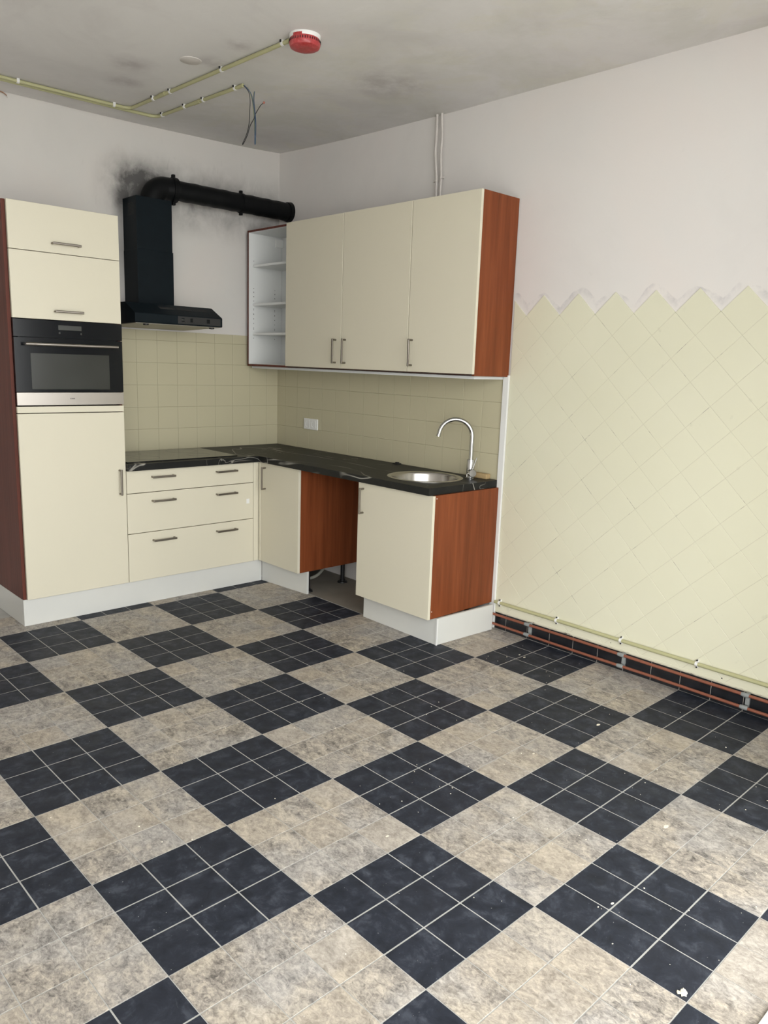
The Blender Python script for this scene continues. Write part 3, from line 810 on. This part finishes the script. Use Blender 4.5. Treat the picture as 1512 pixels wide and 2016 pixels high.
box('back_panel', (-.0130, -.0100), (oy0+.0155, oy1-.0155), (1.5035, 2.4275), 'white_board', oc_, 0)
for z in (1.728, 1.937, 2.209):
    sh = box('shelf', (-.272, -.0135), (oy0+.017, oy1-.017), (z-.016, z), 'white_board', oc_, .0008)
bm = bmesh.new()
for z in [2.237, 2.209-.008, 2.045, 2.015, 1.985, 1.9, 1.865, 1.83, 1.755, 1.69]+[2.02-.032*i for i in range(9)]:
    for x in (-.262, -.075):
        tube(bm, [(x, oy1-.0154, z), (x, oy1-.0160, z)], .0026, 8)
obj('peg_hole', bm, 'hole', oc_)['kind'] = 'stuff'
box('hanging_bracket', (-.075, -.0135), (oy1-.030, oy1-.0156), (2.355, 2.415), 'white_plastic', oc_, .002)
bm = bmesh.new(); bx(bm, (-.268, -.0065), (-2.2025, -.042), (1.4715, 1.4875), .001)
tag(obj('under_cabinet_board', bm, 'white_board'), 'thin light grey board running under the wall cabinets', 'board')

# ------------------------------------------------------------------ cooker hood
hx0, hx1 = -1.402, -.802; hy0 = -.500
ho = thing('cooker_hood', (-1.10, -.25, 1.72), 'black cooker hood with chimney above the hob', 'cooker hood')
prof_ = [(-.002, 1.7175), (hy0+.004, 1.7330), (hy0, 1.737), (hy0, 1.787), (hy0+.004, 1.791), (-.368, 1.856), (-.002, 1.858)]
bm = bmesh.new()
L_ = [bm.verts.new((hx0, y, z)) for y, z in prof_]; R__ = [bm.verts.new((hx1, y, z)) for y, z in prof_]
bm.faces.new(L_); bm.faces.new(R__[::-1])
for i in range(len(prof_)): j = (i+1) % len(prof_); bm.faces.new((L_[i], L_[j], R__[j], R__[i]))
obj('canopy', bm, 'black_hood', ho, .3)
def under(y): return 1.7175+(1.7330-1.7175)*(-.002-y)/(.494)
bm = bmesh.new()
v = [bm.verts.new((x, y, under(y)-.0035)) for x, y in ((hx0+.012, -.482), (hx1-.012, -.482), (hx1-.012, -.02), (hx0+.012, -.02))]
w = [bm.verts.new((x, y, under(y)+.002)) for x, y in ((hx0+.012, -.482), (hx1-.012, -.482), (hx1-.012, -.02), (hx0+.012, -.02))]
bm.faces.new(v); bm.faces.new(w)
for i in range(4): bm.faces.new((v[i], v[(i+1) % 4], w[(i+1) % 4], w[i]))
obj('filter_plate', bm, 'filter', ho)
for x in (-1.318, -.862):
    bm = bmesh.new(); lathe(bm, [(0, -.011), (.016, -.009), (.018, 0), (0, .003)], (x, -.468, under(-.468)-.0035), 16); obj('clip_knob', bm, 'black_plastic', ho)
box('control_panel', (-1.12, -.815), (hy0-.0010, hy0+.001), (1.740, 1.785), 'black_plastic', ho, 0)
for x, w_ in ((-1.085, .010), (-1.025, .008), (-.905, .010)):
    box('switch', (x-w_, x+w_), (hy0-.0045, hy0-.0006), (1.752, 1.776), 'black_glass' if x < -1.08 else 'black_duct', ho, .001)
box('indicator_light', (-1.097, -1.077), (hy0-.0052, hy0-.0046), (1.761, 1.766), 'display', ho, 0)
sl = Vector((0, -.368-(hy0+.004), 1.856-1.791)); sn_ = Vector((0, -sl.z, sl.y)).normalized(); sd = sl.normalized()
for xa, xb in ((-1.20, -1.10), (-1.085, -.985), (-.970, -.870)):
    bm = bmesh.new()
    o0 = Vector((0, hy0+.004, 1.791))
    q4 = [o0+sd*t+Vector((x, 0, 0)) for x, t in ((xa, .075), (xb, .075), (xb, .105), (xa, .105))]
    a_ = [bm.verts.new(p+sn_*.0008) for p in q4]; b_ = [bm.verts.new(p-sn_*.002) for p in q4]
    bm.faces.new(a_); bm.faces.new(b_[::-1])
    for i in range(4): bm.faces.new((a_[i], a_[(i+1) % 4], b_[(i+1) % 4], b_[i]))
    obj('vent_slot', bm, 'hole', ho)
bm = bmesh.new(); bx(bm, (-1.2275, -.9775), (-.193, -.002), (1.855, 2.20), .0012); obj('chimney', bm, 'black_hood', ho)
bm = bmesh.new(); bx(bm, (-1.2255, -.9815), (-.190, -.002), (2.18, 2.519), .0012); ch = obj('chimney_top', bm, 'black_hood', ho)
for i in range(9):
    bm = bmesh.new(); bx(bm, (-1.2263, -1.2254), (-.155, -.075), (2.41+.0085*i, 2.4145+.0085*i)); obj('grille_slot', bm, 'hole', ch)
# ------------------------------------------------------------------ exhaust pipe
du = thing('exhaust_pipe', (-.6, -.13, 2.52), 'black exhaust pipe from the hood chimney into the right wall', 'pipe')
AY, AZ = -.130, 2.603
bm = bmesh.new(); prof_ = arc((-.985, AY+.022, 2.512), (-1, 0, 0), (0, 0, 1), .092, 0, PI/2, 14)
prof_ = [Vector((-1.077, AY+.022, 2.500))]+prof_
tube(bm, prof_+[Vector((-.915, AY+.01, AZ+.001))], [.0735]*(len(prof_)-1)+[.0735, .0735], 36)
tube(bm, [(-.945, AY+.008, AZ), (-.912, AY+.004, AZ)], .0765, 36)
obj('elbow', bm, 'black_duct', du, .8)
bm = bmesh.new(); n_ = 40; pp = [(-.93+.95*i/n_, AY+.002*math.sin(i*.7), AZ+.0012*math.sin(i*1.3)) for i in range(n_+1)]
tube(bm, pp, [.0625+.0007*math.sin(i*2.1) for i in range(n_+1)], 36); obj('straight_pipe', bm, 'black_duct', du, .8)
bm = bmesh.new(); tube(bm, [(-.030, AY, AZ), (-.001, AY, AZ)], [.067, .071], 36); obj('wall_collar', bm, 'black_duct', du, .8)
for xb in (-.935, -.420):
    rb = .0785 if xb < -.9 else .0655
    bm = bmesh.new(); tube(bm, [(xb-.011, AY+(.008 if xb < -.9 else 0), AZ), (xb+.011, AY+(.008 if xb < -.9 else 0), AZ)], rb, 36)
    for s in (-1, 1): bx(bm, (xb-.009, xb+.009), (AY-.012, AY+.012), sorted((AZ+s*(rb-.003), AZ+s*(rb+.016))), .0015)
    tube(bm, [(xb, AY+rb-.006, AZ), (xb, -.001, AZ)], .006, 10)
    obj('pipe_clamp', bm, 'black_duct', du)

# ------------------------------------------------------------------ ceiling conduits
def cpos(x, y, r=.0095): return Vector((x, y, cz(x, y)-r-.003))
def conduit(name, pts, label, clips, sleeves, r=.0095):
    t = thing(name, cpos(*pts[0]), label, 'conduit', 'conduits on the ceiling')
    P2 = [Vector((*p, 0)) for p in pts]; out = [P2[0]]
    for a, b, c in zip(P2, P2[1:], P2[2:]):
        rr_ = .055; d1 = (a-b).normalized(); d2 = (c-b).normalized()
        s0, s1 = b+d1*rr_, b+d2*rr_
        for k in range(9):
            u = k/8; out.append(s0*(1-u)**2+b*2*u*(1-u)+s1*u*u)
    out.append(P2[-1]); dense = []
    for a, b in zip(out, out[1:]):
        m_ = max(1, int((b-a).length/.15)); dense += [a.lerp(b, i/m_) for i in range(m_)]
    dense.append(out[-1])
    bm = bmesh.new(); tube(bm, [cpos(p.x, p.y) for p in dense], r, 16); obj('tube', bm, 'conduit', t)
    for x, y, ax in clips:
        bm = bmesh.new(); p = cpos(x, y); d = Vector((1, 0, 0)) if ax == 'x' else Vector((0, 1, 0)); s = Vector((d.y, d.x, 0))
        tube(bm, [p-d*.007, p+d*.007], r+.0022, 16)
        top = cz(x, y)
        bx(bm, (p.x-(.008 if ax == 'x' else r+.002), p.x+(.008 if ax == 'x' else r+.002)), (p.y-(.008 if ax == 'y' else r+.002), p.y+(.008 if ax == 'y' else r+.002)), (p.z, top+.003))
        c_ = obj('clip', bm, 'white_plastic', t)
        bm = bmesh.new(); q_ = p+s*(r+.003)*(1 if ax == 'x' else -1); bx(bm, (q_.x-.004, q_.x+.004), (q_.y-.004, q_.y+.004), (top-.010, top+.001)); obj('clip_nail', bm, 'black_plastic', c_)
    for x, y, ax in sleeves:
        bm = bmesh.new(); d = Vector((1, 0, 0)) if ax == 'x' else Vector((0, 1, 0)); p = cpos(x, y)
        tube(bm, [p-d*.032, p+d*.032], r+.0018, 16); obj('sleeve', bm, 'conduit', t)
    return t
conduit('electrical_conduit', [(-4.9, -.262), (-1.302, -.300), (-1.272, -1.88)], 'pale yellow ceiling conduit running to the red smoke detector',
        [(-1.938, -.292, 'x'), (-1.403, -.298, 'x'), (-1.300, -.589, 'y'), (-1.293, -.774, 'y'), (-1.283, -1.289, 'y'), (-1.275, -1.80, 'y')], [(-1.297, -.69, 'y')])
conduit('electrical_conduit', [(-4.9, -.240), (-1.113, -.262), (-1.080, -1.171)], 'pale yellow ceiling conduit ending in loose hanging wires',
        [(-1.110, -.335, 'y'), (-1.104, -.592, 'y'), (-1.095, -.788, 'y'), (-1.083, -1.10, 'y')], [(-1.097, -.72, 'y')])
# smoke detector
dxy = (-1.238, -1.918); dz = cz(*dxy)
sd_ = thing('smoke_detector', (*dxy, dz-.05), 'round white smoke detector covered with red tape', 'smoke detector')
bm = bmesh.new(); lathe(bm, [(0, .001), (.071, .001), (.071, -.008), (.066, -.020), (.060, -.022), (0, -.022)], (*dxy, dz), 40); obj('base', bm, 'white_plastic', sd_)
bm = bmesh.new(); lathe(bm, [(.0675, -.016), (.0705, -.022), (.0705, -.040), (.066, -.050), (.052, -.056), (.030, -.058), (0, -.0575)], (*dxy, dz), 40)
for v in bm.verts: v.co.z += .0015*mnoise.noise(v.co*60)
obj('red_tape_cover', bm, 'red', sd_)['label'] = 'wrinkled red tape cover'
bm = bmesh.new()
for k in range(40):
    a = 2*PI*k/40; c_ = Vector((dxy[0]+.0705*math.cos(a), dxy[1]+.0705*math.sin(a), dz-.028)); bx(bm, (c_.x-.0015, c_.x+.0015), (c_.y-.0015, c_.y+.0015), (c_.z-.005, c_.z+.005))
obj('vent_slit', bm, 'hole', sd_)['kind'] = 'stuff'
bm = bmesh.new(); pts = arc((*dxy, dz-.018), (1, 0, 0), (0, 1, 0), .0708, math.radians(185), math.radians(222), 8)
vv = [(bm.verts.new(p+Vector((0, 0, .014))), bm.verts.new(p-Vector((0, 0, .010)))) for p in pts]
for a, b in zip(vv, vv[1:]): bm.faces.new((a[0], b[0], b[1], a[1]))
obj('tape_flap', bm, 'red', sd_)
# blank cover plate
bm = bmesh.new(); lathe(bm, [(0, -.0045), (.050, -.0045), (.053, -.003), (.054, .0), (.0, .0)], (-1.436, -1.250, cz(-1.436, -1.25)+.0005), 40)
tag(obj('cover_plate', bm, 'painted_pipe'), 'flat round cover plate painted in with the ceiling', 'cover plate')
# loose wires
def wire(name, pts, mat, label, r=.0021, cap=None):
    bm = bmesh.new(); tube(bm, smooth_path(pts, 6), r, 8)
    o = obj('insulation', bm, mat, None) if False else None
    if cap is None: o = obj(name, bm, mat)
    else:
        o = thing(name, pts[0], label, 'wire'); obj('insulation', bm, mat, o)
        p = Vector(pts[-1]); d = (p-Vector(pts[-2])).normalized(); bm = bmesh.new(); tube(bm, [p-d*.004, p+d*.002, p+d*.009], [.0028, .0062, .0058], 12); obj('wire_cap', bm, 'wire_red', o)
    return tag(o, label, 'wire', 'loose wires hanging from the ceiling')
we = cpos(-1.080, -1.175)
wire('wire', [we, (-1.05, -1.178, 2.949), (-1.038, -1.175, 2.91), (-1.037, -1.17, 2.859), (-1.042, -1.17, 2.787), (-1.058, -1.17, 2.733), (-1.081, -1.168, 2.683), (-1.0785, -1.174, 2.684), (-1.056, -1.176, 2.730), (-1.038, -1.176, 2.780), (-1.014, -1.176, 2.822), (-1.003, -1.176, 2.849), (-.972, -1.176, 2.897), (-.952, -1.176, 2.915)], 'wire_black', 'black hanging wire with pink tip, bent back up', cap=1)
wire('wire', [we+Vector((.001, -.0045, 0)), (-1.040, -1.186, 2.941), (-1.024, -1.184, 2.897), (-1.015, -1.184, 2.854), (-1.012, -1.184, 2.794), (-1.014, -1.184, 2.701), (-1.0105, -1.187, 2.701), (-1.009, -1.188, 2.80), (-1.017, -1.188, 2.87), (-1.022, -1.188, 2.913), (-1.019, -1.188, 2.955)], 'wire_blue', 'dark blue wire hanging in the middle of the ceiling bunch')
wire('wire', [we+Vector((0, .0048, .002)), (-1.045, -1.170, 2.963), (-1.020, -1.165, 2.925), (-1.006, -1.163, 2.856), (-.998, -1.163, 2.797), (-.992, -1.163, 2.712), (-.9955, -1.160, 2.712), (-1.000, -1.160, 2.80), (-1.003, -1.160, 2.86), (-1.006, -1.160, 2.93), (-1.004, -1.160, 2.960)], 'wire_green', 'thin greenish wire hanging rightmost in the ceiling bunch')
# orange flake of loose paint where ceiling meets back wall
bm = bmesh.new(); fp = [(-1.985, -.004, 2.985), (-1.955, -.022, 2.981), (-1.925, -.026, 2.974), (-1.905, -.015, 2.966), (-1.900, -.004, 2.958)]
vv = [(bm.verts.new(p), bm.verts.new((p[0], p[1], p[2]-.006))) for p in fp]
for a, b in zip(vv, vv[1:]): bm.faces.new((a[0], b[0], b[1], a[1]))
bmesh.ops.solidify(bm, geom=list(bm.faces), thickness=.001)
tag(obj('paint_flake', bm, 'flake'), 'orange curl of loose paint at the ceiling edge', 'paint flake')

# ------------------------------------------------------------------ painted pipes on the right wall above the cabinets
def wall_pipe(ys_, x, label, clipz, side_):
    t = thing('wall_pipe', (x, ys_[0][0], 2.40), label, 'pipe', 'painted pipes above the wall cabinets')
    bm = bmesh.new(); pts = smooth_path([(x+.002*math.sin(i*1.7), y, z) for i, (y, z) in enumerate(ys_)], 5); tube(bm, pts, .0078, 14); obj('tube', bm, 'painted_pipe', t)
    y = ys_[-3][0]; bm = bmesh.new(); tube(bm, [(x, y, clipz-.006), (x, y, clipz+.006)], .0105, 16); tube(bm, [(x, y, clipz), (-.001, y, clipz)], .005, 10)
    bx(bm, (x-.006, x+.006), sorted((y+side_*.008, y+side_*.022)), (clipz-.006, clipz+.006), .001)
    obj('pipe_clip', bm, 'painted_pipe', t)
wall_pipe([(-1.603, cz(0, -1.6)+.01), (-1.602, 2.95), (-1.605, 2.86), (-1.603, 2.78), (-1.610, 2.70), (-1.619, 2.617), (-1.622, 2.55), (-1.624, 2.40)], -.020, 'painted heating pipe on the right wall, nearer the corner', 2.617, 1)
wall_pipe([(-1.643, cz(0, -1.64)+.01), (-1.640, 2.95), (-1.652, 2.86), (-1.648, 2.78), (-1.650, 2.70), (-1.656, 2.621), (-1.656, 2.55), (-1.656, 2.40)], -.020, 'painted heating pipe on the right wall, farther from the corner', 2.628, -1)

# ------------------------------------------------------------------ conduit and copper pipes along the foot of the right wall
t = thing('electrical_conduit', (-.017, -2.25, .166), 'pale yellow conduit clipped low along the diamond tiled wall', 'conduit')
bm = bmesh.new(); tube(bm, [(-.0185, -2.2475-.25*i, .1655+.0008*math.sin(i*1.1)) for i in range(9)]+[(-.0185, -4.49, .1655)], .0095, 16); obj('tube', bm, 'conduit', t)
for y in (-2.285, -2.685, -3.083, -3.490, -3.90, -4.30):
    bm = bmesh.new(); tube(bm, [(-.0185, y-.0065, .1655), (-.0185, y+.0065, .1655)], .0118, 18); bx(bm, (-.0150, -.0055), (y-.006, y+.006), (.1455, .1855), .001)
    c_ = obj('clip', bm, 'white_plastic', t)
    for s in (-1, 1):
        bm = bmesh.new(); tube(bm, [(-.013, y, .1655+s*.0180), (-.021, y, .1655+s*.0180)], .0036, 10); obj('clip_nail', bm, 'black_plastic', c_)
t = None
for z, lab in ((.098, 'upper copper pipe running along the black skirting tiles'), (.037, 'lower copper pipe running along the black skirting tiles')):
    bm = bmesh.new(); tube(bm, [(-.040, -2.228-.15*i, z+.0012*math.sin(i*.9+z*40)) for i in range(15)]+[(-.040, -4.49, z)], .0076, 16)
    tag(obj('copper_pipe', bm, 'copper'), lab, 'pipe', 'copper pipes along the skirting')
for y, lab in ((-2.512, 'grey double bracket holding the copper pipes, nearest the sink cabinet'), (-3.108, 'grey double bracket, middle one on the copper pipes'), (-3.742, 'grey double bracket on the copper pipes, near the right edge')):
    bt = thing('pipe_bracket', (-.02, y, .03), lab, 'bracket', 'brackets on the copper pipes')
    bm = bmesh.new(); bx(bm, (-.0215, -.0050), (y-.009, y+.009), (.044, .094), .002); obj('back_plate', bm, 'bracket', bt)
    for z in (.098, .037):
        bm = bmesh.new(); tube(bm, [(-.040, y-.014, z), (-.040, y-.006, z+.0003), (-.040, y+.012, z), (-.040, y+.022, z)], [.0095, .0112, .0108, .0090], 14)
        bx(bm, (-.036, -.0050), (y-.008, y+.008), (z-.006, z+.006), .002); obj('saddle', bm, 'bracket', bt)

# ------------------------------------------------------------------ debris on the floor
def lump(bm, c, r, seed, mi=0):
    t_ = bmesh.new(); bmesh.ops.create_icosphere(t_, subdivisions=2 if r > .006 else 1, radius=r)
    for v in t_.verts:
        k = 1+.55*mnoise.noise(v.co*(1.6/r)+Vector((seed, seed*2, 0))); v.co = Vector((v.co.x*k, v.co.y*k, max(v.co.z*k*.55, -r*.35)))
    join(bm, t_, mi, Matrix.Translation(Vector(c)+Vector((0, 0, r*.35))))
bm = bmesh.new(); cc_ = Vector((-1.825, -4.318, 0))
lump(bm, cc_, .009, 1); lump(bm, cc_+Vector((.008, .004, 0)), .0065, 2); lump(bm, cc_+Vector((-.005, .010, 0)), .006, 3)
tag(obj('plaster_crumb', bm, 'crumb', None, None), 'cream crumb of plaster on the floor at a dark tile corner', 'crumb')
bm = bmesh.new(); rnd = random.Random(11); cnt = 0
while cnt < 240:
    x, y = rnd.uniform(-2.8, -.1), rnd.uniform(-4.4, -2.35)
    wgt = 1 if x > -1.9 else .35
    if rnd.random() > wgt: continue
    r = rnd.choice((.0009, .0012, .0015, .0019, .0026)); lump(bm, (x, y, 0), r, cnt); cnt += 1
o = obj('plaster_specks', bm, 'crumb', None, None, origin=False); o['kind'] = 'stuff'; tag(o, 'tiny white plaster specks scattered over the vinyl floor', 'debris')
bm = bmesh.new()
for cx_, cy_, s in ((-1.165, -3.935, .013), (-1.10, -3.33, .007), (-.26, -2.66, .009), (-.66, -3.36, .012), (-1.94, -3.35, .007), (-.25, -2.62, .007), (-1.66, -4.02, .007)):
    pts = [(cx_+s*(1+.5*mnoise.noise((k*1.3, s*90, 0)))*math.cos(2*PI*k/14), cy_+s*.5*(1+.5*mnoise.noise((k*1.9, s*70, 5)))*math.sin(2*PI*k/14)) for k in range(14)]
    prism(bm, pts, .0001, .0007)
o = obj('paint_splashes', bm, 'crumb', None, None, origin=False); o['kind'] = 'stuff'; tag(o, 'dried white paint splashes on the floor', 'paint splash')
